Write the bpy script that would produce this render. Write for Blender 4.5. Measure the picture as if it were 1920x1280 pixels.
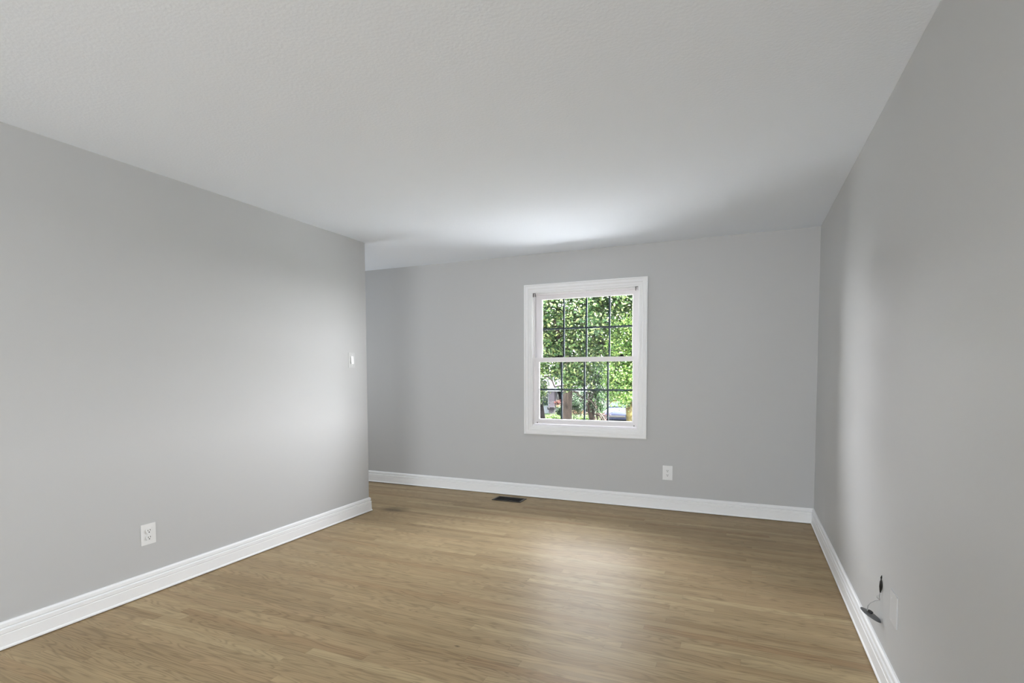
import bpy, bmesh, math, random
from mathutils import Vector, Matrix, Quaternion
random.seed(7)
S = bpy.context.scene
for o in list(bpy.data.objects): bpy.data.objects.remove(o)

# ---------------------------------------------------------------- camera
CP = Vector((-0.53074, -5.17521, 1.26403))
YAW, PIT, ROL = -0.43173, -0.05204, -0.00531
F, CX, CY = 1039.48, 917.56, 749.20
fw = Vector((math.sin(YAW)*math.cos(PIT), math.cos(YAW)*math.cos(PIT), math.sin(PIT)))
ri = Vector((math.cos(YAW), -math.sin(YAW), 0)); up = ri.cross(fw)
r2 = ri*math.cos(ROL)+up*math.sin(ROL); u2 = -ri*math.sin(ROL)+up*math.cos(ROL)
cam = bpy.data.objects.new('camera', bpy.data.cameras.new('camera')); S.collection.objects.link(cam)
cam.matrix_world = Matrix(((r2.x,u2.x,-fw.x,CP.x),(r2.y,u2.y,-fw.y,CP.y),(r2.z,u2.z,-fw.z,CP.z),(0,0,0,1)))
cam.data.sensor_width = 36; cam.data.lens = F/1920*36
cam.data.shift_x = (960-CX)/1920; cam.data.shift_y = (CY-640)/1920
cam.data.clip_start = .02; cam.data.clip_end = 400
S.camera = cam
def at(px, py, D):                       # world point at distance D along y from the camera
    d = r2*((px-CX)/F)+u2*(-(py-CY)/F)+fw
    return CP+d*(D/d.y)

# ---------------------------------------------------------------- light, exposure
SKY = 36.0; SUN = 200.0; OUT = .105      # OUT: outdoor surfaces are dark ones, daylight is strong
W = bpy.data.worlds.new('sky'); S.world = W; W.use_nodes = True
bg = W.node_tree.nodes['Background']; bg.inputs[1].default_value = SKY
_n=W.node_tree.nodes; _l=W.node_tree.links       # hazy sky: brightest towards the horizon
_tc=_n.new('ShaderNodeTexCoord'); _sp=_n.new('ShaderNodeSeparateXYZ'); _cr=_n.new('ShaderNodeValToRGB')
_l.new(_tc.outputs['Generated'],_sp.inputs[0]); _l.new(_sp.outputs[2],_cr.inputs[0]); _l.new(_cr.outputs[0],bg.inputs[0])
_cr.color_ramp.elements[0].position=.05; _cr.color_ramp.elements[0].color=(.97,.98,1,1)
_cr.color_ramp.elements[1].position=.75; _cr.color_ramp.elements[1].color=(.46,.49,.54,1)
sun = bpy.data.objects.new('sun', bpy.data.lights.new('sun','SUN')); S.collection.objects.link(sun)
sun.data.energy = SUN; sun.data.angle = math.radians(1.5); sun.data.color = (1,.98,.95)
sun.rotation_euler = Vector((.72,-.12,.85)).to_track_quat('Z','Y').to_euler()
def area(name, loc, look, sx, sy, e, col=(1,1,1), portal=False):
    L = bpy.data.lights.new(name,'AREA'); L.shape='RECTANGLE'; L.size=sx; L.size_y=sy; L.energy=e; L.color=col
    o = bpy.data.objects.new(name, L); S.collection.objects.link(o); o.location = loc
    o.rotation_euler = (Vector(look)).to_track_quat('-Z','Y').to_euler()
    if portal: L.cycles.is_portal = True
    return o
area('window_portal', (-1.93,.108,1.37), (0,-1,0), 1.06, 1.34, 10, portal=True)
area('rear_fill', (-1.6,-10.45,1.3), (0,1,0), 2.8, 1.9, 166, (.93,.965,1))     # fill lamp added for unseen openings at the rear
area('side_fill', (-.05,-7.3,1.35), (-1,0,0), 2.4, 1.7, 52, (.93,.965,1))      # fill lamp added behind the camera to lift the left wall
area('hall_fill', (-5.9,-1.2,1.3), (1,0,0), 1.0, 1.2, 22, (.93,.965,1))       # fill lamp added in the hall to lift the back wall
S.view_settings.view_transform='Standard'; S.view_settings.look='None'
S.view_settings.exposure = 0.48; S.view_settings.gamma = 1; S.view_settings.use_curve_mapping = False
S.cycles.max_bounces = 10; S.cycles.diffuse_bounces = 6; S.cycles.transparent_max_bounces = 16
S.cycles.sample_clamp_indirect = 6; S.cycles.use_denoising = True

# ---------------------------------------------------------------- helpers
SPC = 1.0
def lin(c): return tuple(((v/255)/12.92 if v/255<=.04045 else ((v/255+.055)/1.055)**2.4) for v in c)+(1,)
def nt(name):
    m = bpy.data.materials.new(name); m.use_nodes = True
    return m, m.node_tree, m.node_tree.nodes['Principled BSDF']
def mat(name, rgb, rough=.5, metal=0, spec=.5, noise=0, nscale=20, bump=0, bscale=200, coat=0):
    m,t,b = nt(name); N=t.nodes; L=t.links
    b.inputs['Base Color'].default_value = lin(rgb); b.inputs['Roughness'].default_value = rough
    b.inputs['Metallic'].default_value = metal; b.inputs['Specular IOR Level'].default_value = spec*SPC
    b.inputs['Coat Weight'].default_value = coat*SPC
    tc = N.new('ShaderNodeTexCoord')
    if noise:
        n = N.new('ShaderNodeTexNoise'); n.inputs['Scale'].default_value = nscale; n.inputs['Detail'].default_value = 5
        L.new(tc.outputs['Object'], n.inputs['Vector'])
        r = N.new('ShaderNodeMapRange'); r.inputs[1].default_value=.25; r.inputs[2].default_value=.75
        r.inputs[3].default_value = 1-noise; r.inputs[4].default_value = 1+noise; L.new(n.outputs[0], r.inputs[0])
        x = N.new('ShaderNodeVectorMath'); x.operation='SCALE'; x.inputs[0].default_value = lin(rgb)[:3]
        L.new(r.outputs[0], x.inputs['Scale']); L.new(x.outputs[0], b.inputs['Base Color'])
    if bump:
        n = N.new('ShaderNodeTexNoise'); n.inputs['Scale'].default_value = bscale; n.inputs['Detail'].default_value = 3
        L.new(tc.outputs['Object'], n.inputs['Vector'])
        u = N.new('ShaderNodeBump'); u.inputs['Strength'].default_value = bump; u.inputs['Distance'].default_value = .002
        L.new(n.outputs[0], u.inputs['Height']); L.new(u.outputs[0], b.inputs['Normal'])
    return m
def link(name, me, m, parent=None, smooth=False):
    o = bpy.data.objects.new(name, me); S.collection.objects.link(o)
    if m: me.materials.append(m)
    if smooth:
        for p in me.polygons: p.use_smooth = True
    if parent is not None:
        o.parent = parent; o.matrix_parent_inverse = parent.matrix_world.inverted() if parent.location.length==0 else Matrix.Translation(-parent.location)
    return o
def obj(name, bm, m, parent=None, smooth=False, bevel=0):
    bmesh.ops.recalc_face_normals(bm, faces=bm.faces)
    me = bpy.data.meshes.new(name); bm.to_mesh(me); bm.free()
    o = link(name, me, m, parent, smooth)
    if bevel:
        v = o.modifiers.new('bevel','BEVEL'); v.width = bevel; v.segments = 2; v.limit_method='ANGLE'
    return o
def thing(name, label, cat, loc, group=None, kind=None):
    o = bpy.data.objects.new(name, None); S.collection.objects.link(o); o.location = loc; o.empty_display_size=.1
    tag(o,label,cat,group,kind); return o
def tag(o, label=None, cat=None, group=None, kind=None):
    if label: o['label']=label
    if cat: o['category']=cat
    if group: o['group']=group
    if kind: o['kind']=kind
    return o
def struct(o): o['kind']='structure'; return o
def bx(bm, x0,x1,y0,y1,z0,z1):
    vs=[bm.verts.new(p) for p in ((x0,y0,z0),(x1,y0,z0),(x1,y1,z0),(x0,y1,z0),(x0,y0,z1),(x1,y0,z1),(x1,y1,z1),(x0,y1,z1))]
    for f in ((3,2,1,0),(4,5,6,7),(0,1,5,4),(1,2,6,5),(2,3,7,6),(3,0,4,7)): bm.faces.new([vs[i] for i in f])
    return vs
def box(name,m,x0,x1,y0,y1,z0,z1,parent=None,bevel=0):
    bm=bmesh.new(); bx(bm,x0,x1,y0,y1,z0,z1); return obj(name,bm,m,parent,bevel=bevel)
def tube(bm, pts, rad, n=8, caps=True):
    pts=[Vector(p) for p in pts]; rings=[]
    if not isinstance(rad,(list,tuple)): rad=[rad]*len(pts)
    for i,p in enumerate(pts):
        d=(pts[min(i+1,len(pts)-1)]-pts[max(i-1,0)]).normalized()
        a=d.cross(Vector((0.13,0.31,.94)) if abs(d.z)<.93 else Vector((1,0,0))).normalized(); b=d.cross(a)
        rings.append([bm.verts.new(p+(a*math.cos(2*math.pi*k/n)+b*math.sin(2*math.pi*k/n))*rad[i]) for k in range(n)])
    for A,B in zip(rings,rings[1:]):
        for k in range(n): bm.faces.new((A[k],A[(k+1)%n],B[(k+1)%n],B[k]))
    if caps: bm.faces.new(rings[0][::-1]); bm.faces.new(rings[-1])
def cyl(bm, c, axis, r, h, n=20):
    c=Vector(c); axis=Vector(axis).normalized(); tube(bm,[c,c+axis*h],r,n)
def sweep(bm, path, prof):
    """profile (offset to the left of travel, z) swept along an xy path, mitred at corners"""
    path=[Vector(p) for p in path]; rings=[]
    for i,p in enumerate(path):
        ns=[]
        for a,b in ((i-1,i),(i,i+1)):
            if a>=0 and b<len(path):
                d=(path[b]-path[a]).normalized(); ns.append(Vector((-d.y,d.x)))
        m = ns[0] if len(ns)==1 else (ns[0]+ns[1])/(1+ns[0].dot(ns[1]))
        rings.append([bm.verts.new((p.x+m.x*t,p.y+m.y*t,z)) for t,z in prof])
    n=len(prof)
    for A,B in zip(rings,rings[1:]):
        for k in range(n): bm.faces.new((A[k],A[(k+1)%n],B[(k+1)%n],B[k]))
    bm.faces.new(rings[0][::-1]); bm.faces.new(rings[-1])
def frame(bm, x0,x1,z0,z1, prof):
    """closed mitred frame in the xz plane; prof = (inset, y) closed loop"""
    rings=[]
    for cx_,cz in ((0,0),(1,0),(1,1),(0,1)):
        rings.append([bm.verts.new(((x1-i) if cx_ else (x0+i), y, (z1-i) if cz else (z0+i))) for i,y in prof])
    n=len(prof)
    for q in range(4):
        A,B=rings[q],rings[(q+1)%4]
        for k in range(n): bm.faces.new((A[k],A[(k+1)%n],B[(k+1)%n],B[k]))

# ---------------------------------------------------------------- materials
paint = (186,187,187)
M_wall = mat('grey_wall_paint', paint, .55, spec=.35, bump=.12, bscale=420)
M_ceil = mat('ceiling_paint', (238,245,254), .9, spec=.1, bump=.55, bscale=75)
M_trim = mat('white_trim_paint', (234,235,236), .5, spec=.35)
M_vinyl = mat('white_vinyl', (232,230,232), .35)
M_plastic = mat('white_plastic', (226,227,227), .3)
M_dark = mat('dark_slot', (28,28,28), .6)
M_munt = mat('slate_grille', (26,36,43), .5, spec=.1)
M_black = mat('black_metal', (24,23,21), .5, metal=.4)
M_lock = mat('dark_lock_enamel', (16,16,17), .8, spec=.05)
M_bronze = mat('bronze_metal', (52,44,34), .4, metal=.7)
M_steel = mat('dull_steel', (112,113,114), .45, metal=.55)
M_wire = mat('grey_wire', (168,168,168), .5)
def floor_mat():
    m,t,b=nt('oak_strip_floor'); N=t.nodes; L=t.links
    def nd(k,**kw):
        n=N.new(k)
        for a,v in kw.items(): setattr(n,a,v)
        return n
    def math_(op,a,b_=None,c=None):
        n=nd('ShaderNodeMath',operation=op)
        for i,v in enumerate((a,b_,c)):
            if v is None: continue
            if isinstance(v,(int,float)): n.inputs[i].default_value=v
            else: L.new(v,n.inputs[i])
        return n.outputs[0]
    def comb(x,y,z=0):
        n=nd('ShaderNodeCombineXYZ')
        for i,v in enumerate((x,y,z)):
            if isinstance(v,(int,float)): n.inputs[i].default_value=v
            else: L.new(v,n.inputs[i])
        return n.outputs[0]
    def white(v):
        n=nd('ShaderNodeTexWhiteNoise',noise_dimensions='3D'); L.new(v,n.inputs['Vector']); return n
    def noise(v,scale,det=4,rough=.55,dist=0):
        n=nd('ShaderNodeTexNoise'); L.new(v,n.inputs['Vector']); n.inputs['Scale'].default_value=scale
        n.inputs['Detail'].default_value=det; n.inputs['Roughness'].default_value=rough; n.inputs['Distortion'].default_value=dist
        return n.outputs[0]
    tc=nd('ShaderNodeTexCoord'); sp=nd('ShaderNodeSeparateXYZ'); L.new(tc.outputs['Object'],sp.inputs[0]); X,Y=sp.outputs[0],sp.outputs[1]
    PW=.0572
    row=math_('FLOOR',math_('DIVIDE',Y,PW)); fy=math_('FRACT',math_('DIVIDE',Y,PW))
    rr=white(comb(row,3.7)).outputs['Value']
    plen=math_('MULTIPLY_ADD',white(comb(row,9.1)).outputs['Value'],.5,.75)
    xs=math_('DIVIDE',math_('ADD',X,math_('MULTIPLY',rr,7.3)),plen)
    idx=math_('FLOOR',xs); fx=math_('FRACT',xs)
    wn=white(comb(idx,row,1.3)); pv=wn.outputs['Value']
    sc=nd('ShaderNodeSeparateColor'); L.new(wn.outputs['Color'],sc.inputs[0]); h1,h2,h3=sc.outputs
    # board base colour
    cr=nd('ShaderNodeValToRGB'); L.new(pv,cr.inputs[0]); e=cr.color_ramp; e.interpolation='LINEAR'
    cols=[(0,(147,126,96)),(.25,(156,136,105)),(.5,(161,141,109)),(.72,(158,136,105)),(.88,(169,150,117)),(1,(149,125,95))]
    e.elements[0].position=0; e.elements[0].color=lin(cols[0][1]); e.elements[1].position=1; e.elements[1].color=lin(cols[-1][1])
    for p,c in cols[1:-1]:
        q=e.elements.new(p); q.color=lin(c)
    # cathedral grain: rings of a warped cone, per board offset
    ox=math_('MULTIPLY',h1,37.); oy=math_('MULTIPLY',h2,19.)
    gx=math_('ADD',math_('MULTIPLY',X,.9),ox); gy=math_('ADD',math_('MULTIPLY',Y,9.),oy)
    w=noise(comb(gx,gy,h3),1.15,2,.5,.3)
    rings=math_('SINE',math_('MULTIPLY',w,120.))
    rings=math_('MULTIPLY_ADD',rings,.5,.5); rings=math_('POWER',rings,2.6)
    fine=noise(comb(math_('MULTIPLY_ADD',X,5.,ox),math_('MULTIPLY_ADD',Y,190.,oy),h3),1.,4,.65)
    broad=noise(comb(math_('MULTIPLY_ADD',X,1.1,oy),math_('MULTIPLY_ADD',Y,14.,ox),0),1.,3,.5)
    f=math_('ADD',math_('MULTIPLY',rings,-.26),1.09)
    f=math_('ADD',f,math_('MULTIPLY_ADD',fine,.5,-.25))
    f=math_('ADD',f,math_('MULTIPLY_ADD',broad,.46,-.23))
    # gaps between boards
    ey=math_('MINIMUM',fy,math_('SUBTRACT',1.,fy)); ex=math_('MULTIPLY',math_('MINIMUM',fx,math_('SUBTRACT',1.,fx)),plen)
    ed=math_('MINIMUM',math_('MULTIPLY',ey,PW),ex)
    gap=nd('ShaderNodeMapRange'); L.new(ed,gap.inputs[0]); gap.inputs[1].default_value=0; gap.inputs[2].default_value=.0011; gap.inputs[3].default_value=.72; gap.inputs[4].default_value=1
    f=math_('MULTIPLY',f,gap.outputs[0])
    # small knots
    vo=nd('ShaderNodeTexVoronoi'); L.new(comb(math_('MULTIPLY',X,1.2),math_('MULTIPLY',Y,2.2)),vo.inputs['Vector']); vo.inputs['Scale'].default_value=1.
    kn=nd('ShaderNodeMapRange'); L.new(vo.outputs['Distance'],kn.inputs[0]); kn.inputs[1].default_value=.008; kn.inputs[2].default_value=.022; kn.inputs[3].default_value=.45; kn.inputs[4].default_value=1
    f=math_('MULTIPLY',f,kn.outputs[0])
    # dark soft patch by the end of the left wall
    dx=math_('SUBTRACT',X,-3.43); dy=math_('SUBTRACT',Y,-.97)
    dn=math_('MULTIPLY_ADD',noise(tc.outputs['Object'],7,3),.10,-.05)
    dist=math_('ADD',math_('SQRT',math_('ADD',math_('MULTIPLY',dx,dx),math_('MULTIPLY',math_('MULTIPLY',dy,dy),2.2))),dn)
    st=nd('ShaderNodeMapRange'); st.interpolation_type='SMOOTHSTEP'; L.new(dist,st.inputs[0]); st.inputs[1].default_value=.02; st.inputs[2].default_value=.20; st.inputs[3].default_value=.5; st.inputs[4].default_value=1
    f=math_('MULTIPLY',f,st.outputs[0])
    sx=nd('ShaderNodeVectorMath',operation='SCALE'); L.new(cr.outputs[0],sx.inputs[0]); L.new(f,sx.inputs['Scale'])
    L.new(sx.outputs[0],b.inputs['Base Color'])
    rg=math_('MULTIPLY_ADD',broad,.12,.34); L.new(rg,b.inputs['Roughness'])
    b.inputs['IOR'].default_value=1.45; b.inputs['Specular IOR Level'].default_value=.09
    
    bp=nd('ShaderNodeBump'); bp.inputs['Strength'].default_value=.25; bp.inputs['Distance'].default_value=.001
    hh=math_('ADD',gap.outputs[0],math_('MULTIPLY',fine,.25)); L.new(hh,bp.inputs['Height']); L.new(bp.outputs[0],b.inputs['Normal'])
    return m
M_floor=floor_mat()
def glass_mat():
    m=bpy.data.materials.new('window_glass'); m.use_nodes=True; t=m.node_tree; N=t.nodes; L=t.links; N.clear()
    o=N.new('ShaderNodeOutputMaterial'); mx=N.new('ShaderNodeMixShader'); tr=N.new('ShaderNodeBsdfTransparent'); gl=N.new('ShaderNodeBsdfGlossy')
    gl.inputs['Roughness'].default_value=.0; fr=N.new('ShaderNodeFresnel'); fr.inputs[0].default_value=1.25
    tr.inputs[0].default_value=(.99,.99,.99,1)
    L.new(fr.outputs[0],mx.inputs[0]); L.new(tr.outputs[0],mx.inputs[1]); L.new(gl.outputs[0],mx.inputs[2]); L.new(mx.outputs[0],o.inputs[0])
    return m
M_glass=glass_mat()

# ---------------------------------------------------------------- room shell
H=2.40; WX=-3.60639; EY=-1.11903; RY=-10.5; HX=-6.0; TH=.12; BT=.112
struct(box('floor',M_floor,HX-.1,.1,RY-.1,.0,-.12,0))
struct(box('ceiling',M_ceil,HX-.1,.1,RY-.1,.0,H,H+.12))
struct(box('wall_right',M_wall,0,.12,RY-.1,.0,0,H))
struct(box('wall_left',M_wall,WX-TH,WX,RY,EY,0,H))
struct(box('wall_hall',M_wall,HX-.12,HX,RY-.1,.0,0,H))
def holed(name,x0,x1,y0,y1,z0,z1,a0,a1,b0,b1):
    bm=bmesh.new()
    bx(bm,x0,a0,y0,y1,z0,z1); bx(bm,a1,x1,y0,y1,z0,z1); bx(bm,a0,a1,y0,y1,z0,b0); bx(bm,a0,a1,y0,y1,b1,z1)
    return struct(obj(name,bm,M_wall))
OX0,OX1,OZ0,OZ1=-2.452,-1.412,.712,2.038      # rough opening
holed('wall_back',HX-.12,.12,0,BT,-.12,H+.12,OX0,OX1,OZ0,OZ1)
struct(box('wall_rear',M_wall,HX-.12,.12,RY-.1,RY,0,H))

bp=[(0,.0045),(.021,.0045),(.0225,.008),(.021,.014),(.0175,.018),(.0165,.070),(.0140,.0725),(.0165,.0765),(.0160,.094),(.0075,.0975),(.0130,.104),(.0115,.119),(.006,.1265),(0,.1274)]
bm=bmesh.new(); sweep(bm,[(0,0),(HX,0)][::1],bp); 
struct(obj('baseboard_back',bm,M_trim))
bm=bmesh.new(); sweep(bm,[(0,RY),(0,0)],bp); struct(obj('baseboard_right',bm,M_trim))
bm=bmesh.new(); sweep(bm,[(WX-TH,RY),(WX-TH,EY),(WX,EY),(WX,RY)][1:],bp); struct(obj('baseboard_left',bm,M_trim))

# ---------------------------------------------------------------- window_1
win=thing('window_1',None,None,(-1.93,0,.635),kind='structure')
X0,X1,Z0,Z1=-2.52491,-1.33566,.63516,2.10449
bm=bmesh.new()
frame(bm,X0,X1,Z0,Z1,[(0,0),(0,-.019),(.010,-.0215),(.017,-.017),(.020,-.0175),(.040,-.0185),(.046,-.013),(.050,-.0135),(.066,-.0125),(.071,-.009),(.080,-.0085),(.082,-.004),(.082,0)])
obj('casing',bm,M_trim,win)
bm=bmesh.new()   # jamb lining through the wall
frame(bm,OX0,OX1,OZ0,OZ1,[(0,.001),(.012,.001),(.012,.03),(.018,.03),(.018,.105),(.030,.105),(.030,.111),(0,.111)])
obj('jamb',bm,M_vinyl,win)
bm=bmesh.new()   # side tracks
for x in (OX0+.018,OX1-.018-.006):
    for y in (.030,.068): bx(bm,x,x+.006,y,y+.005,OZ0+.018,OZ1-.018)
obj('sash_track',bm,M_vinyl,win)
bm=bmesh.new()   # sloping inner stool below the lower sash
vs=bx(bm,OX0+.012,OX1-.012,.008,.105,OZ0+.010,OZ0+.024)
for v in vs:
    if v.co.y<.02 and v.co.z>OZ0+.02: v.co.z-=.008
obj('sill',bm,M_vinyl,win)
bm=bmesh.new(); bx(bm,OX0+.018,OX1-.018,.028,.075,OZ1-.032,OZ1-.017); obj('head_stop',bm,M_vinyl,win)
def sash(name, x0,x1,z0,z1, gx0,gx1,gz0,gz1, y0,y1, bars, bar_z):
    bm=bmesh.new()
    for a in ((x0,gx0-.006,z0,z1),(gx1+.006,x1,z0,z1),(gx0-.006,gx1+.006,z0,gz0-.006),(gx0-.006,gx1+.006,gz1+.006,z1)):
        bx(bm,a[0],a[1],y0,y1,a[2],a[3])
    s=obj(name,bm,M_vinyl,win)
    yg=(y0+y1)/2
    bm=bmesh.new(); frame(bm,gx0-.008,gx1+.008,gz0-.008,gz1+.008,[(0,y0+.002),(.003,y0+.002),(.008,yg-.004),(.008,yg+.004),(0,yg+.004)])
    obj('glazing_bead',bm,M_vinyl,s)
    bm=bmesh.new(); bx(bm,gx0-.003,gx1+.003,yg-.002,yg+.002,gz0-.003,gz1+.003); obj('glass_pane',bm,M_glass,s)
    bm=bmesh.new()
    for x in bars: bx(bm,x-.0085,x+.0085,yg+.005,yg+.011,gz0-.002,gz1+.002)
    xs=[gx0-.002]+[b for b in bars]+[gx1+.002]
    for a,b in zip(xs,xs[1:]):
        l=a+(.0085 if a!=xs[0] else 0); r=b-(.0085 if b!=xs[-1] else 0)
        bx(bm,l,r,yg+.005,yg+.011,bar_z-.0085,bar_z+.0085)
    obj('grille',bm,M_munt,s)
    return s
LO=sash('lower_sash',-2.428,-1.436,.735,1.392,-2.383,-1.476,.787,1.347,.036,.064,(-2.159,-1.931,-1.706),1.077)
UP=sash('upper_sash',-2.428,-1.436,1.350,2.008,-2.367,-1.488,1.392,1.962,.074,.102,(-2.150,-1.925,-1.702),1.675)
for cx_,hw in ((-2.195,.055),(-1.58,.024)):
    bm=bmesh.new(); bx(bm,cx_-hw,cx_+hw,.042,.070,1.392,1.401); cyl(bm,(cx_,.055,1.401),(0,0,1),.012,.008,14); bx(bm,cx_-.004,cx_+hw*.8,.046,.058,1.405,1.412)
    obj('sash_lock',bm,M_lock,LO)
for cx_ in (-2.404,-1.456):       # dark tilt pivot notches in the bottom corners
    bm=bmesh.new(); bx(bm,cx_-.004,cx_+.004,.034,.037,.742,.752); obj('corner_screw',bm,M_dark,LO)
bm=bmesh.new(); bx(bm,-2.41,-1.454,.028,.037,.762,.768); obj('lift_rail',bm,M_vinyl,LO)
# shade brackets left behind under the head of the casing
for cx_,w,h in ((-2.428,.024,.036),(-1.437,.024,.036)):
    bm=bmesh.new(); zt=OZ1-.014
    bx(bm,cx_-w/2,cx_+w/2,.004,.026,zt-.003,zt); bx(bm,cx_-w/2,cx_-w/2+.0025,.004,.026,zt-h,zt-.003); bx(bm,cx_+w/2-.0025,cx_+w/2,.004,.026,zt-h,zt-.003)
    tag(obj('shade_bracket',bm,M_steel,win),'small metal end bracket')
bm=bmesh.new(); bx(bm,-1.932,-1.902,-.004,.020,OZ1-.020,OZ1-.012); bx(bm,-1.919,-1.915,-.004,.004,OZ1-.040,OZ1-.020); obj('shade_bracket',bm,M_plastic,win)
bm=bmesh.new(); tube(bm,[(-2.414,.014,OZ1-.020),(-1.451,.014,OZ1-.020)],.0035,8); obj('shade_rod',bm,M_plastic,win)

# ---------------------------------------------------------------- outlets, switch, plates, vent
M_pl2=mat('painted_plate',(193,194,194),.5)
def place(o, kind_, p):
    """wall-local frame: x right, y out of the wall, z up"""
    rot={'back':math.pi,'left':-math.pi/2,'right':math.pi/2}[kind_]
    o.rotation_euler=(0,0,rot); o.location=p
def rounded_plate(w,h,t,m,parent,name='cover_plate'):
    bm=bmesh.new(); bx(bm,-w/2,w/2,0,t,-h/2,h/2)
    top=[f for f in bm.faces if all(v.co.y>t*.9 for v in f.verts)]
    r=bmesh.ops.inset_individual(bm,faces=top,thickness=.004,depth=0)
    for v in bm.verts:
        if v.co.y>t*.9 and (abs(abs(v.co.x)-w/2)<1e-5 or abs(abs(v.co.z)-h/2)<1e-5): v.co.y=t*.45
    return obj(name,bm,m,parent)
def empty_local(name,label,cat,group=None):
    return thing(name,label,cat,(0,0,0),group)
def outlet(label,kind_,p,w,h):
    r=empty_local('wall_outlet',label,'outlet')
    rounded_plate(w,h,.006,M_plastic,r)
    for s in (-1,1):
        bm=bmesh.new(); zc=s*.0195
        pts=[]
        for k in range(24):
            a=2*math.pi*k/24; pts.append((.017*math.cos(a), max(-.0135,min(.0135,.0175*math.sin(a)))))
        A=[bm.verts.new((x,.0055,zc+z)) for x,z in pts]; B=[bm.verts.new((x,.0080,zc+z)) for x,z in pts]
        bm.faces.new(B); bm.faces.new(A[::-1])
        for k in range(24): bm.faces.new((A[k],A[(k+1)%24],B[(k+1)%24],B[k]))
        f=obj('receptacle',bm,M_plastic,r)
        bm=bmesh.new()
        bx(bm,-.0078,-.0048,.0079,.0084,zc-.001,zc+.0078); bx(bm,.0048,.0078,.0079,.0084,zc-.001,zc+.0066)
        cyl(bm,(0,.0079,zc-.0078),(0,1,0),.0034,.0005,12)
        tag(obj('socket_slot',bm,M_dark,f),'dark slots')
    bm=bmesh.new(); cyl(bm,(0,.006,0),(0,1,0),.003,.001,12); obj('screw',bm,M_plastic,r)
    place(r,kind_,p); return r
outlet('white duplex outlet on the grey back wall to the right of the window','back',(-1.1495,0,.3375),.0845,.1285)
outlet('white duplex outlet on the left wall above the white baseboard','left',(WX,-3.158,.346),.085,.118)
# light switch
r=empty_local('light_switch','light switch with white rocker on a pale plate near the end of the left wall','light switch')
rounded_plate(.084,.128,.006,M_pl2,r)
bm=bmesh.new(); bx(bm,-.017,.017,.0055,.0072,-.034,.034); obj('switch_frame',bm,M_plastic,r)
bm=bmesh.new(); vs=bx(bm,-.0145,.0145,.007,.0085,-.031,.031)
for v in vs:
    if v.co.y>.008 and v.co.z<0: v.co.y=.014
obj('rocker',bm,M_plastic,r)
for z in (-.048,.048):
    bm=bmesh.new(); cyl(bm,(0,.006,z),(0,1,0),.003,.001,12); obj('screw',bm,M_plastic,r)
place(r,'left',(WX,-1.329,1.362))
# blank plate on the right wall
r=empty_local('blank_wall_plate','blank wall-coloured cover plate low on the right wall','wall plate')
rounded_plate(.104,.120,.009,M_pl2,r)
for z in (-.042,.042):
    bm=bmesh.new(); cyl(bm,(0,.009,z),(0,1,0),.003,.0008,12); obj('screw',bm,M_plastic,r)
place(r,'right',(0,-2.663,.354))
# floor register
r=thing('floor_vent','black metal floor vent in the oak floor below the window','vent',(-2.615,-.197,0))
bm=bmesh.new(); 
x0,x1,y0,y1=-2.765,-2.465,-.286,-.108
for a in ((x0,x1,y0,y0+.02),(x0,x1,y1-.02,y1),(x0,x0+.02,y0+.02,y1-.02),(x1-.02,x1,y0+.02,y1-.02)): bx(bm,a[0],a[1],a[2],a[3],.0,.005)
obj('vent_frame',bm,M_bronze,r,bevel=.0015)
bm=bmesh.new(); bx(bm,x0+.02,x1-.02,y0+.02,y1-.02,.0002,.0008); obj('vent_well',bm,M_black,r)
for k in range(18):
    bm=bmesh.new(); xx=x0+.03+k*(.24/17)
    vs=bx(bm,xx-.0015,xx+.0015,y0+.02,y1-.02,.001,.0045)
    for v in vs:
        if v.co.z>.003: v.co.x+=.003
    obj('louver',bm,M_black,r)
bm=bmesh.new(); bx(bm,-2.618,-2.612,y0+.02,y1-.02,.001,.0048); obj('cross_bar',bm,M_black,r)
# dangling wire with a steel plate
r=thing('dangling_wire','grey wire dangling from the right wall with a dull steel disc on its end','wire',(0,-2.45,.40))
bm=bmesh.new(); tube(bm,[(.002,-2.441,.409),(-.003,-2.448,.400),(-.005,-2.456,.386),(-.005,-2.457,.366),(-.005,-2.453,.350),(-.005,-2.450,.338)],[.002,.0035,.0045,.0062,.0042,.0025],8); tag(obj('tape_wrap',bm,M_black,r,True),'black taped end at the wall')
bm=bmesh.new(); tube(bm,[(-.006,-2.450,.342),(-.008,-2.448,.322),(-.006,-2.452,.306),(-.020,-2.440,.297),(-.033,-2.430,.283),(-.042,-2.425,.265),(-.044,-2.425,.240)],.0022,6); obj('wire_strand',bm,M_wire,r,True)
bm=bmesh.new(); tube(bm,[(-.006,-2.452,.306),(-.016,-2.446,.314),(-.014,-2.446,.322)],.0016,6); obj('wire_end',bm,M_wire,r,True)
A=Vector((-.060,-2.400,.246)); B=Vector((-.004,-2.462,.214)); c=(A+B)/2; u=(B-A).normalized(); vw=(c-CP).normalized()
vp=(vw-u*vw.dot(u)).normalized(); wv=u.cross(vp).normalized()
if wv.z<0: wv=-wv
nn=(wv*.95-vp*.30).normalized(); tt=u.cross(nn).normalized(); R_=(B-A).length/2
bm=bmesh.new(); rings=[]
for rad,h in ((1,-.0008),(1,.0012),(.8,.004),(.45,.006)):
    rings.append([bm.verts.new(c+(u*math.cos(a)+tt*math.sin(a)*.8)*R_*rad+nn*h) for a in [2*math.pi*k/28 for k in range(28)]])
for P,Q in zip(rings,rings[1:]):
    for k in range(28): bm.faces.new((P[k],P[(k+1)%28],Q[(k+1)%28],Q[k]))
bm.faces.new(rings[-1]); bm.faces.new(rings[0][::-1])
dsc=obj('steel_disc',bm,M_steel,r)
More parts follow.
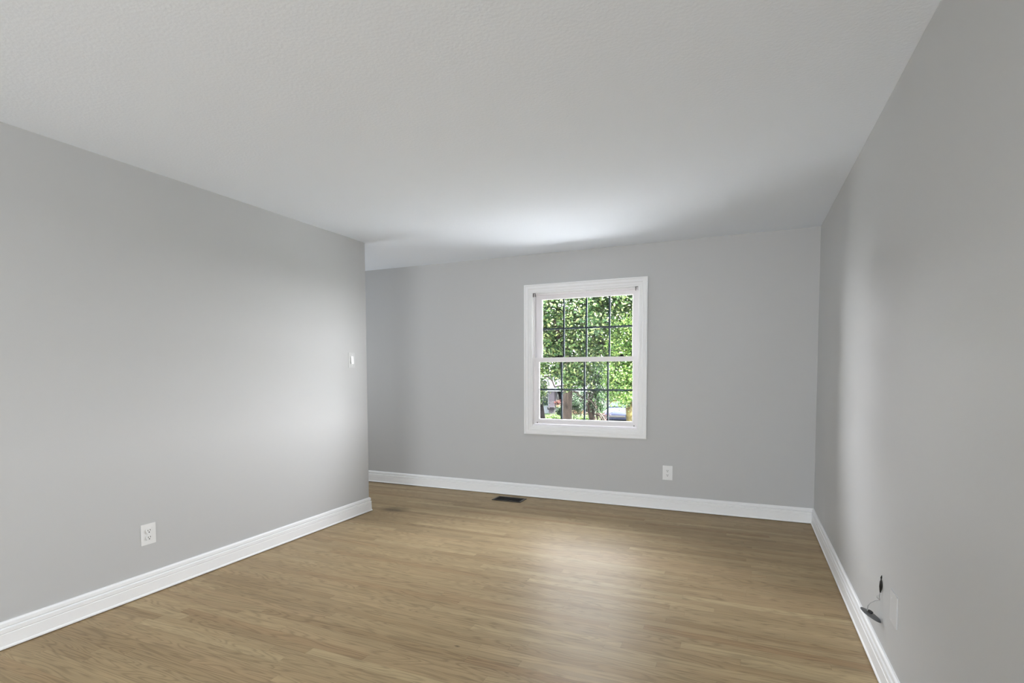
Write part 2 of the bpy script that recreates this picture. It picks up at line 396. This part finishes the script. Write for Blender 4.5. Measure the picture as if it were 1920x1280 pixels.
bm=bmesh.new(); cyl(bm,c-u*.008+nn*.006,nn,.010,.007,14); obj('disc_knob',bm,M_dark,dsc)
bm=bmesh.new(); cyl(bm,c-u*.012-tt*.022+nn*.002,nn,.004,.003,10); obj('screw',bm,M_dark,dsc)

# ================================================================ OUTSIDE
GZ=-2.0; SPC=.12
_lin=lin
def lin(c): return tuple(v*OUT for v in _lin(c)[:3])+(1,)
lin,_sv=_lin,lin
M_conc=mat('pale_bounce_concrete',(214,213,210),.9,noise=.08,nscale=3)  # kept pale so the unseen slab bounces daylight indoors
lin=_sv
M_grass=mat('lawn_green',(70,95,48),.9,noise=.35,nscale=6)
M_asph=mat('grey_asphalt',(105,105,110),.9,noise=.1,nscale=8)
struct(box('ground',M_grass,-60,60,12.2,120,GZ-.3,GZ))
struct(box('bounce_patio',M_conc,-30,25,.25,12.2,GZ-.3,GZ))  # unseen slab added to bounce daylight up to the ceiling

def bark(name,rgb):
    m,t,b=nt(name); N=t.nodes; L=t.links
    tc=N.new('ShaderNodeTexCoord'); mp=N.new('ShaderNodeMapping'); mp.inputs['Scale'].default_value=(9,9,2.2)
    n=N.new('ShaderNodeTexNoise'); n.inputs['Scale'].default_value=1.6; n.inputs['Detail'].default_value=6; n.inputs['Distortion'].default_value=.6
    L.new(tc.outputs['Object'],mp.inputs[0]); L.new(mp.outputs[0],n.inputs[0])
    r=N.new('ShaderNodeValToRGB'); L.new(n.outputs[0],r.inputs[0]); e=r.color_ramp.elements
    e[0].position=.35; e[0].color=lin([c*.55 for c in rgb]); e[1].position=.68; e[1].color=lin([min(255,c*1.35) for c in rgb])
    L.new(r.outputs[0],b.inputs['Base Color']); b.inputs['Roughness'].default_value=.95; b.inputs['Specular IOR Level'].default_value=.05
    u=N.new('ShaderNodeBump'); u.inputs['Strength'].default_value=.8; u.inputs['Distance'].default_value=.03; L.new(n.outputs[0],u.inputs['Height']); L.new(u.outputs[0],b.inputs['Normal'])
    return m
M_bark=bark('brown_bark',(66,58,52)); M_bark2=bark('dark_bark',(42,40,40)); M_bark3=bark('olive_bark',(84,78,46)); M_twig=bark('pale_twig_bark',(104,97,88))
def leafmat(name, ramp, trans=.35):
    m=bpy.data.materials.new(name); m.use_nodes=True; t=m.node_tree; N=t.nodes; L=t.links; N.clear()
    out=N.new('ShaderNodeOutputMaterial'); g=N.new('ShaderNodeNewGeometry'); r=N.new('ShaderNodeValToRGB')
    L.new(g.outputs['Random Per Island'],r.inputs[0]); e=r.color_ramp
    e.elements[0].position=0; e.elements[0].color=lin(ramp[0]); e.elements[1].position=1; e.elements[1].color=lin(ramp[-1])
    for i,c in enumerate(ramp[1:-1]): e.elements.new((i+1)/(len(ramp)-1)).color=lin(c)
    d=N.new('ShaderNodeBsdfPrincipled'); d.inputs['Roughness'].default_value=.45; d.inputs['Specular IOR Level'].default_value=.12; L.new(r.outputs[0],d.inputs['Base Color'])
    tl=N.new('ShaderNodeBsdfTranslucent'); L.new(r.outputs[0],tl.inputs[0])
    mx=N.new('ShaderNodeMixShader'); mx.inputs[0].default_value=trans; L.new(d.outputs[0],mx.inputs[1]); L.new(tl.outputs[0],mx.inputs[2]); L.new(mx.outputs[0],out.inputs[0])
    return m
M_leafA=leafmat('maple_leaf',[(48,82,50),(64,104,62),(84,126,70),(100,142,76),(136,168,108),(176,200,112),(190,206,150)])  # palest tones put sunlit highlights into the leaf colour
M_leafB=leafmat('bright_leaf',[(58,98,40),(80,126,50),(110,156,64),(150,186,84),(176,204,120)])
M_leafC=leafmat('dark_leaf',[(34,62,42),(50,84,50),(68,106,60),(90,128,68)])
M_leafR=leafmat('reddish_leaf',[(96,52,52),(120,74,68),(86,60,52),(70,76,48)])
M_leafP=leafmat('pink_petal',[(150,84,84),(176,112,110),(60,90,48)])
def leaves(name, blobs, per, size, m, parent=None, droop=.35):
    """blobs: (centre, radius); every leaf a folded kite of two faces"""
    V=[];Fc=[]
    rnd=random.random; g=random.gauss
    for c,rad in blobs:
        for _ in range(per):
            p=Vector((g(0,1),g(0,1),g(0,.8))); p=p*(rad*.55)+Vector(c)
            s=size*(.6+.7*rnd())
            d=Vector((g(0,1),g(0,1),g(-droop,.55))).normalized()
            n=Vector((g(0,.7),g(-.25,.7),1)); sd=d.cross(n)
            if sd.length<1e-3: continue
            sd.normalize(); n=sd.cross(d)
            k=len(V)
            V+= [p, p+d*s*.45+sd*s*.32+n*s*.06, p+d*s, p+d*s*.45-sd*s*.32+n*s*.06]
            Fc+= [(k,k+1,k+2),(k,k+2,k+3)]
    me=bpy.data.meshes.new(name); me.from_pydata(V,[],Fc); me.update()
    return link(name,me,m,parent)
def branch(bm, a, b, r0, r1, wob=.12, seg=6):
    a=Vector(a); b=Vector(b); L_=(b-a).length; pts=[];rr=[]
    for i in range(seg+1):
        t=i/seg; o=Vector((random.gauss(0,1),random.gauss(0,1),random.gauss(0,.6)))*wob*L_*.25*math.sin(math.pi*t)
        pts.append(a.lerp(b,t)+o); rr.append(r0+(r1-r0)*t)
    tube(bm,pts,rr,8); return pts
def P3(px,py,D): return at(px,py,D)

# --- main tree with the thick trunk
D=18; base=P3(1064,783,D); base.z=GZ
T=thing('tree','big tree with thick brown trunk left of the middle grille bar','tree',base)
bm=bmesh.new()
def px_tube(bm,L,D): # list of (px,py,width px)
    tube(bm,[base if i==0 else P3(a,b,D) for i,(a,b,w) in enumerate(L)],[w/2/F*D*1.05 for a,b,w in L],14)
px_tube(bm,[(1062,860,24),(1063,790,19),(1063.5,775,17),(1064.5,750,16.5),(1065,725,18),(1066,708,17),(1067,696,14)],D)
obj('trunk',bm,M_bark,T,True)
bm=bmesh.new(); fork=P3(1068,706,D)
B1=branch(bm,fork,P3(1062,672,D-.3),.13,.10,.1); B1b=branch(bm,B1[-1],P3(1040,600,D-1.5),.10,.04,.3)
obj('branch',bm,M_bark,T,True)
bm=bmesh.new(); B2=branch(bm,fork,P3(1086,668,D+.2),.12,.09,.1); branch(bm,B2[-1],P3(1122,600,D),.09,.05,.3); branch(bm,P3(1118,606,D),P3(1175,545,D),.05,.02,.3)
obj('branch',bm,M_bark,T,True)
bm=bmesh.new(); B3=branch(bm,fork+Vector((0,0,.2)),P3(1080,560,D+1),.09,.03,.3); obj('branch',bm,M_bark,T,True)
bm=bmesh.new()
for a,b in (((1012,630),(1060,672)),((1020,706),(1062,728)),((1075,690),(1110,640)),((1100,640),(1160,652))):
    branch(bm,P3(a[0],a[1],D-1.2),P3(b[0],b[1],D-.2),.018,.03,.3)
for k in range(26):
    a=P3(random.uniform(1000,1200),random.uniform(540,720),random.uniform(16.5,19)); branch(bm,a,a+Vector((random.gauss(0,.5),random.gauss(0,.3),random.gauss(.1,.35))),.012,.004,.3,4)
obj('twigs',bm,M_bark,T,True)['kind']='stuff'
blobs=[]
cc=Vector((base.x+.6,base.y,4.3))
for k in range(1150):
    while True:
        v=Vector((random.uniform(-1,1),random.uniform(-1,1),random.uniform(-1,1)))
        if v.length<1: break
    p=cc+Vector((v.x*4.6,v.y*2.6,v.z*2.9)); 
    blobs.append((p,random.uniform(.25,.55)))
# hanging lower sprays
for px,py,n in ((1025,640,5),(1035,660,5),(1020,690,6),(1045,690,7),(1075,690,9),(1085,705,6),(1060,655,6),(1110,650,6),(1100,672,6),(1140,660,6),(1165,640,6),(1015,670,4),(1068,700,7),(1050,712,2),(1090,715,2)):
    for k in range(n): 
        p=P3(px+random.gauss(0,9),py+random.gauss(0,8),random.uniform(16.6,17.8)); blobs.append((p,random.uniform(.14,.28)))
leaves('foliage',blobs,95,.115,M_leafA,T)

# --- bright tree at the right side of the pane
b2=P3(1184,783,16.5); b2.z=GZ
T2=thing('tree','bright yellow green leafy tree at the right edge of the window view','tree',b2)
bm=bmesh.new(); tube(bm,[b2,P3(1182,790,16.5),P3(1180,765,16.6),P3(1186,730,16.6),P3(1200,690,16.8),P3(1210,600,17)],[.13,.12,.11,.10,.08,.04],10); obj('trunk',bm,M_bark3,T2,True)
bm=bmesh.new()
for a,b in (((1186,735),(1150,700)),((1190,720),(1140,760)),((1186,740),(1170,690)),((1188,728),(1188,640))):
    branch(bm,P3(*a,16.6),P3(*b,16.2),.05,.012,.3)
obj('branch',bm,M_bark3,T2,True)
blobs=[]
for k in range(150):
    px=random.gauss(1178,22); py=random.uniform(600,752)
    if px<1142: px=1142+random.random()*10
    if py>735 and px<1146: continue
    blobs.append((P3(px,py,random.uniform(15.6,17.4)),random.uniform(.14,.26)))
for k in range(70): blobs.append((P3(random.gauss(1165,12),random.gauss(722,14),random.uniform(15.6,16.6)),random.uniform(.1,.18)))
for k in range(45): blobs.append((P3(random.uniform(1142,1192),random.uniform(655,705),random.uniform(15.8,17.2)),random.uniform(.12,.22)))
for k in range(60): blobs.append((P3(random.gauss(1205,10),random.gauss(640,60),random.uniform(15.6,17.6)),random.uniform(.2,.4)))
leaves('foliage',blobs,60,.075,M_leafB,T2)

# --- slim dark tree bottom left
b3=P3(1020,783,21); b3.z=GZ
T3=thing('tree','slim dark tree at the left edge of the window view','tree',b3)
bm=bmesh.new(); tube(bm,[b3+Vector((.12,0,0)),P3(1018,786,21),P3(1015.5,765,21),P3(1012.5,740,21),P3(1007,700,21),P3(1003,600,21)],[.13,.105,.09,.075,.06,.03],10); obj('trunk',bm,M_bark2,T3,True)
blobs=[(P3(random.gauss(1010,9),random.uniform(560,752),random.uniform(20.2,21.8)),random.uniform(.12,.3)) for k in range(110)]
blobs+=[(P3(random.uniform(1010,1022),random.uniform(715,740),random.uniform(20.4,21)),random.uniform(.08,.14)) for k in range(9)]
leaves('foliage',blobs,55,.09,M_leafA,T3)

# --- drooping dark green shrub tree in the middle with bare pale stems
b4=P3(1117,783,22); b4.z=GZ
T4=thing('tree','drooping green tree with bare pale stems right of the thick trunk','tree',b4)
bm=bmesh.new(); tube(bm,[b4,P3(1112,790,22),P3(1106,765,22),P3(1108,730,22),P3(1113,690,22),P3(1116,640,22)],[.16,.14,.12,.09,.06,.03],10); obj('trunk',bm,M_bark,T4,True)
for a,b,r_ in (((1128,788),(1103,742),.022),((1103,742),(1090,700),.015),((1122,790),(1112,745),.02),((1090,745),(1128,755),.018),((1075,733),(1095,745),.03),((1108,735),(1108,690),.02),((1112,735),(1130,690),.02),((1095,728),(1080,715),.02),((1098,760),(1115,735),.02),((1135,790),(1118,760),.02),((1112,755),(1132,728),.016)):
    bm=bmesh.new(); branch(bm,P3(*a,21.5),P3(*b,21.4),r_*1.5,r_*.7,.25); obj('stem',bm,M_twig,T4,True)
blobs=[(P3(random.gauss(1118,10),random.uniform(672,735),random.uniform(21.2,23)),random.uniform(.14,.32)) for k in range(75)]
blobs+=[(P3(random.gauss(1122,8),random.uniform(735,768),random.uniform(21.2,23)),random.uniform(.1,.2)) for k in range(26)]
leaves('foliage',blobs,60,.10,M_leafC,T4,1.2)

# --- shrubs
def shrub(label,px,py,D,rad,h,m,n=40,per=50,size=.08,grp=None):
    b=P3(px,py,D); b.z=GZ; top=P3(px,py,D).z
    t=thing('shrub',label,'shrub',b,grp)
    bm=bmesh.new()
    for k in range(9):
        e=Vector((b.x+random.gauss(0,rad*.5),b.y+random.gauss(0,rad*.4),top+random.uniform(-.3,.2)*h)); branch(bm,b+Vector((random.gauss(0,.05),0,0)),e,.025,.008,.25)
    obj('stems',bm,M_twig,t,True)['kind']='stuff'
    bl=[(Vector((b.x+random.gauss(0,rad*.5),b.y+random.gauss(0,rad*.4),top+random.uniform(-.5,.5)*h)),random.uniform(.1,.2)) for k in range(n)]
    bl+=[(Vector((b.x+random.gauss(0,rad*.5),b.y+random.gauss(0,rad*.4),random.uniform(GZ+.1,top))),random.uniform(.12,.25)) for k in range(n//2)]
    leaves('foliage',bl,per,size,m,t); return t
shrub('reddish leaved shrub just left of the parked car',1117,779,27,.55,.55,M_leafR)
shrub('dark green shrub between the thick trunk and the pale stems',1083,752,30,.6,1.0,M_leafC,50)
shrub('low yellow green shrub at the foot of the reddish one',1104,788,24.5,.35,.3,M_leafB,30)
shrub('dark shrub beside the brick pier of the far house',1050,775,33,.3,.8,M_leafC,40)
shrub('small green shrub at the foot of the brick pier',1037,784,32,.35,.35,M_leafB,24)

# --- far house
M_roof=mat('pale_grey_shingle',(128,124,142),.9,noise=.2,nscale=12)
M_whitew=mat('white_clapboard',(176,186,192),.7)
M_brickm=None
m,t,b=nt('grey_brick'); N=t.nodes; L=t.links
tc=N.new('ShaderNodeTexCoord'); mp=N.new('ShaderNodeMapping'); mp.inputs['Rotation'].default_value=(math.pi/2,0,0); br=N.new('ShaderNodeTexBrick'); L.new(tc.outputs['Object'],mp.inputs[0]); L.new(mp.outputs[0],br.inputs['Vector'])
br.inputs['Color1'].default_value=lin((112,103,112)); br.inputs['Color2'].default_value=lin((88,80,88)); br.inputs['Mortar'].default_value=lin((150,146,154)); br.inputs['Scale'].default_value=2.0; br.inputs['Row Height'].default_value=.16; br.inputs['Brick Width'].default_value=.45
L.new(br.outputs[0],b.inputs['Base Color']); b.inputs['Specular IOR Level'].default_value=.05; M_brickm=m
M_char_shade=mat('charcoal_and_shade',(46,44,48),.8); M_siding=mat('lilac_grey_siding',(118,117,134),.7)  # charcoal for dark parts, and porch recess shade as colour
M_winglass=mat('dark_green_glass',(38,62,52),.1)
M_wood=mat('tan_wood',(150,118,92),.8,noise=.15)
HD=40; hy=CP.y+HD
def hx(px): return P3(px,740,HD).x
def hz(py): return P3(1060,py,HD).z
b0=Vector((hx(1050),hy+3,GZ))
Hs=thing('house','white and grey brick house with pale roof behind the thick tree trunk','house',b0)
box('wall',M_whitew,hx(960),hx(1033),hy,hy+7,GZ,hz(727),Hs)
tag(box('porch_wall',M_char_shade,hx(1033),hx(1102),hy+1.6,hy+7,GZ,hz(729),Hs),'porch wall coloured dark as recess shade')  # shade of the porch recess put into the wall colour
# roof as a real gabled slab
bm=bmesh.new(); xa,xb=hx(950),hx(1106); e=hz(728); rg=hz(700)
pr=[(hy-.5,e),(hy+3.4,rg+.05),(hy+7.4,e),(hy+7.4,e-.18),(hy+3.4,rg-.15),(hy-.5,e-.16)]
A=[bm.verts.new((xa,y,z)) for y,z in pr]; B=[bm.verts.new((xb,y,z)) for y,z in pr]
bm.faces.new(A); bm.faces.new(B[::-1])
for k in range(6): bm.faces.new((A[k],B[k],B[(k+1)%6],A[(k+1)%6]))
obj('roof',bm,M_roof,Hs)
box('fascia',M_whitew,xa,xb,hy-.56,hy-.50,e-.2,e+.02,Hs)
tag(box('chimney',M_char_shade,hx(1030),hx(1040),hy+2.8,hy+3.6,rg-.4,rg+.35,Hs),'dark chimney')
bm=bmesh.new(); bx(bm,hx(1032.5),hx(1043),hy-.45,hy,GZ,e-.16); obj('brick_pier',bm,M_brickm,Hs)
tag(box('ledge',M_char_shade,hx(1031),hx(1044),hy-.60,hy-.43,hz(767.5),hz(763),Hs),'dark ledge')
# arched window in the white wall
xw0,xw1,zw0,zw1=hx(1018),hx(1027.5),hz(760.5),hz(738)
def arch(x0,x1,z0,z1,y0,y1):
    bm=bmesh.new(); pts=[(x0,z0),(x1,z0)]; r_=(x1-x0)/2
    for k in range(9): a=math.pi*k/8; pts.append(((x0+x1)/2+r_*math.cos(a),z1-r_*.5+r_*.5*math.sin(a)))
    A=[bm.verts.new((x,y0,z)) for x,z in pts]; B=[bm.verts.new((x,y1,z)) for x,z in pts]; n=len(pts)
    bm.faces.new(A[::-1]); bm.faces.new(B)
    for k in range(n): bm.faces.new((A[k],A[(k+1)%n],B[(k+1)%n],B[k]))
    return bm
wf=obj('arched_window',arch(xw0-.08,xw1+.08,zw0-.08,zw1+.08,hy-.05,hy-.005),M_whitew,Hs)
obj('window_pane',arch(xw0,xw1,zw0,zw1,hy-.07,hy-.045),M_winglass,wf)
bm=bmesh.new(); y=hy-.7
for k in range(5):
    bx(bm,hx(1068),hx(1093),hy+1.4-k*.32,hy+1.7-k*.32+.02,GZ,hz(771)-k*.14)
st=obj('steps',bm,M_wood,Hs)
bm=bmesh.new()
for k in range(12):
    xx=hx(1069)+k*(hx(1093)-hx(1069))/11; tube(bm,[(xx,hy-.1,hz(783)),(xx+.12,hy-.1,hz(769))],.02,6)
bx(bm,hx(1068),hx(1094),hy-.13,hy-.07,hz(769.5),hz(768)); bx(bm,hx(1068),hx(1094),hy-.13,hy-.07,GZ,hz(783)); obj('railing',bm,M_wood,Hs)
# hanging flower basket
fb=P3(1046,757,39)
T6=thing('hanging_basket','hanging basket of pink flowers beside the brick pier','flower basket',fb)
bm=bmesh.new(); cyl(bm,fb+Vector((0,0,-.25)),(0,0,1),.16,.18,14); obj('basket',bm,M_wood,T6)
bm=bmesh.new()
for a in (0,2.1,4.2): tube(bm,[fb+Vector((.15*math.cos(a),.15*math.sin(a),-.08)),fb+Vector((0,0,.75))],.008,5)
obj('hanger',bm,M_black,T6)
leaves('flowers',[(fb+Vector((random.gauss(0,.12),random.gauss(0,.1),random.uniform(-.25,.2))),.12) for k in range(14)],30,.09,M_leafP,T6)['kind']='stuff'

# --- second house at the right
h2x0,h2x1=P3(1126,760,53).x,P3(1215,760,53).x; h2y=CP.y+53; zz=lambda py:P3(1150,py,53).z
H2=thing('house','lilac grey sided house behind the parked car','house',Vector(((h2x0+h2x1)/2,h2y+3,GZ)))
box('wall',M_siding,h2x0,h2x1,h2y,h2y+7,GZ,zz(735),H2)
bm=bmesh.new(); pr=[(h2y-.5,zz(736)),(h2y+3.5,zz(705)),(h2y+7.5,zz(736)),(h2y+7.5,zz(736)-.2),(h2y+3.5,zz(705)-.2),(h2y-.5,zz(736)-.2)]
A=[bm.verts.new((h2x0-.4,y,z)) for y,z in pr]; B=[bm.verts.new((h2x1+.4,y,z)) for y,z in pr]
bm.faces.new(A); bm.faces.new(B[::-1])
for k in range(6): bm.faces.new((A[k],B[k],B[(k+1)%6],A[(k+1)%6]))
obj('roof',bm,M_roof,H2)
wf=box('window',M_whitew,P3(1154,760,53).x,P3(1166,760,53).x,h2y-.04,h2y-.005,zz(770),zz(750),H2)
box('window_pane',M_char_shade,P3(1155.5,760,53).x,P3(1164.5,760,53).x,h2y-.06,h2y-.035,zz(769),zz(751),wf)

# --- unseen house added at the left to block daylight to the right wall
shade_house=thing('house','low brick house added unseen at the left to block window light','house',Vector((-14,15.5,GZ)))
box('wall',M_brickm,-16.5,-11.6,13.5,17.5,GZ,2.0,shade_house)
bm=bmesh.new(); pr=[(13.1,2.0),(15.5,3.6),(17.9,2.0),(17.9,1.8),(15.5,3.4),(13.1,1.8)]
A=[bm.verts.new((-16.8,y,z)) for y,z in pr]; B=[bm.verts.new((-11.3,y,z)) for y,z in pr]
bm.faces.new(A); bm.faces.new(B[::-1])
for k in range(6): bm.faces.new((A[k],B[k],B[(k+1)%6],A[(k+1)%6]))
obj('roof',bm,M_roof,shade_house)
for xx in (-15.6,-13.6):
    for z0 in (-.6,): 
        f=box('window',M_whitew,xx,xx+1.1,13.45,13.5,z0,z0+1.4,shade_house); box('window_pane',M_winglass,xx+.08,xx+1.02,13.43,13.455,z0+.08,z0+1.32,f)

# --- background trees beyond the houses
def back_tree(label,px,D,h,r_,m):
    b=P3(px,780,D); b.z=GZ
    t=thing('tree',label,'tree',b,None)
    bm=bmesh.new(); branch(bm,b,b+Vector((0,0,h)),.25,.08,.1); obj('trunk',bm,M_bark2,t,True)
    bl=[]
    for k in range(120):
        v=Vector((random.gauss(0,.45),random.gauss(0,.35),random.gauss(0,.45))); bl.append((b+Vector((0,0,h*.8))+Vector((v.x*r_,v.y*r_,v.z*r_*1.0)),random.uniform(.4,.7)))
    leaves('foliage',bl,45,.26,m,t)
back_tree('tall tree behind the roof of the white house',1055,58,7,3.6,M_leafC)
back_tree('tall tree behind the lilac grey house',1160,72,9,4.6,M_leafB)

# --- parked car
M_car=mat('pale_blue_car_paint',(68,76,102),.5,coat=.2,spec=.3)
M_tire=mat('black_tire',(22,22,24),.8); M_lamp=mat('headlamp_lens',(170,178,186),.1)
cb=P3(1153,789,33); cb.z=GZ; cy0=cb.y
C_=thing('car','pale blue car parked in front of the lilac grey house behind the shrubs','car',cb+Vector((0,2,0)))
# loft along y (front = -y): (y, half width, z bottom, z shoulder, z top centre)
bm=bmesh.new(); rings=[]
secs=[(0.0,.74,.34,.58,.66),(.06,.82,.28,.64,.73),(.25,.84,.24,.70,.82),(.7,.88,.22,.80,.92),(1.25,.89,.22,.88,1.0),(3.3,.89,.22,.90,1.0),(4.1,.86,.26,.90,1.02),(4.4,.78,.34,.80,.95)]
for y,hw,zb,zs,zt in secs:
    prof=[(-hw*.9,zb),(-hw,zb+.12),(-hw,zs-.08),(-hw*.93,zs+.02),(-hw*.6,zt-.03),(0,zt),(hw*.6,zt-.03),(hw*.93,zs+.02),(hw,zs-.08),(hw,zb+.12),(hw*.9,zb)]
    rings.append([bm.verts.new((cb.x+x,cy0+y,GZ+z)) for x,z in prof])
for A,B in zip(rings,rings[1:]):
    for k in range(11): bm.faces.new((A[k],A[(k+1)%11],B[(k+1)%11],B[k]))
bm.faces.new(rings[0]); bm.faces.new(rings[-1][::-1]); obj('body',bm,M_car,C_,True,bevel=.02)
bm=bmesh.new(); rings=[]
for y,hw,z in ((1.15,.80,.96),(1.85,.66,1.42),(2.6,.64,1.47),(3.3,.64,1.42),(4.0,.76,.98)):
    rings.append([bm.verts.new((cb.x+x,cy0+y,GZ+zz_)) for x,zz_ in ((-hw-.02,.9),(-hw,z),(hw,z),(hw+.02,.9))])
for A,B in zip(rings,rings[1:]):
    for k in range(4): bm.faces.new((A[k],A[(k+1)%4],B[(k+1)%4],B[k]))
bm.faces.new(rings[0]); bm.faces.new(rings[-1][::-1]); obj('cabin',bm,M_car,C_,bevel=.04)
bm=bmesh.new(); vs=[bm.verts.new((cb.x+x,cy0+y,GZ+z)) for x,y,z in ((-.72,1.20,1.02),(.72,1.20,1.02),(.58,1.80,1.40),(-.58,1.80,1.40),(-.72,1.17,1.03),(.72,1.17,1.03),(.58,1.77,1.41),(-.58,1.77,1.41))]
for f in ((0,1,2,3),(7,6,5,4),(0,4,5,1),(1,5,6,2),(2,6,7,3),(3,7,4,0)): bm.faces.new([vs[i] for i in f])
obj('windshield',bm,mat('car_glass',(70,92,88),.05),C_)
box('grille',M_black,cb.x-.60,cb.x+.60,cy0-.012,cy0+.06,GZ+.465,GZ+.575,C_,bevel=.01)
for s in (-1,1):
    bm=bmesh.new(); bx(bm,cb.x+s*.70-.09,cb.x+s*.70+.09,cy0+.0,cy0+.2,GZ+.60,GZ+.68); obj('headlight',bm,M_lamp,C_,bevel=.02)
    bm=bmesh.new(); bx(bm,cb.x+s*.88-.07,cb.x+s*.88+.07,cy0+1.3,cy0+1.38,GZ+1.0,GZ+1.1); obj('mirror',bm,M_black,C_,bevel=.02)
    for y in (.85,3.5):
        bm=bmesh.new(); cyl(bm,(cb.x+s*.70,cy0+y,GZ+.31),(s,0,0),.31,.2,24); obj('wheel',bm,M_tire,C_)
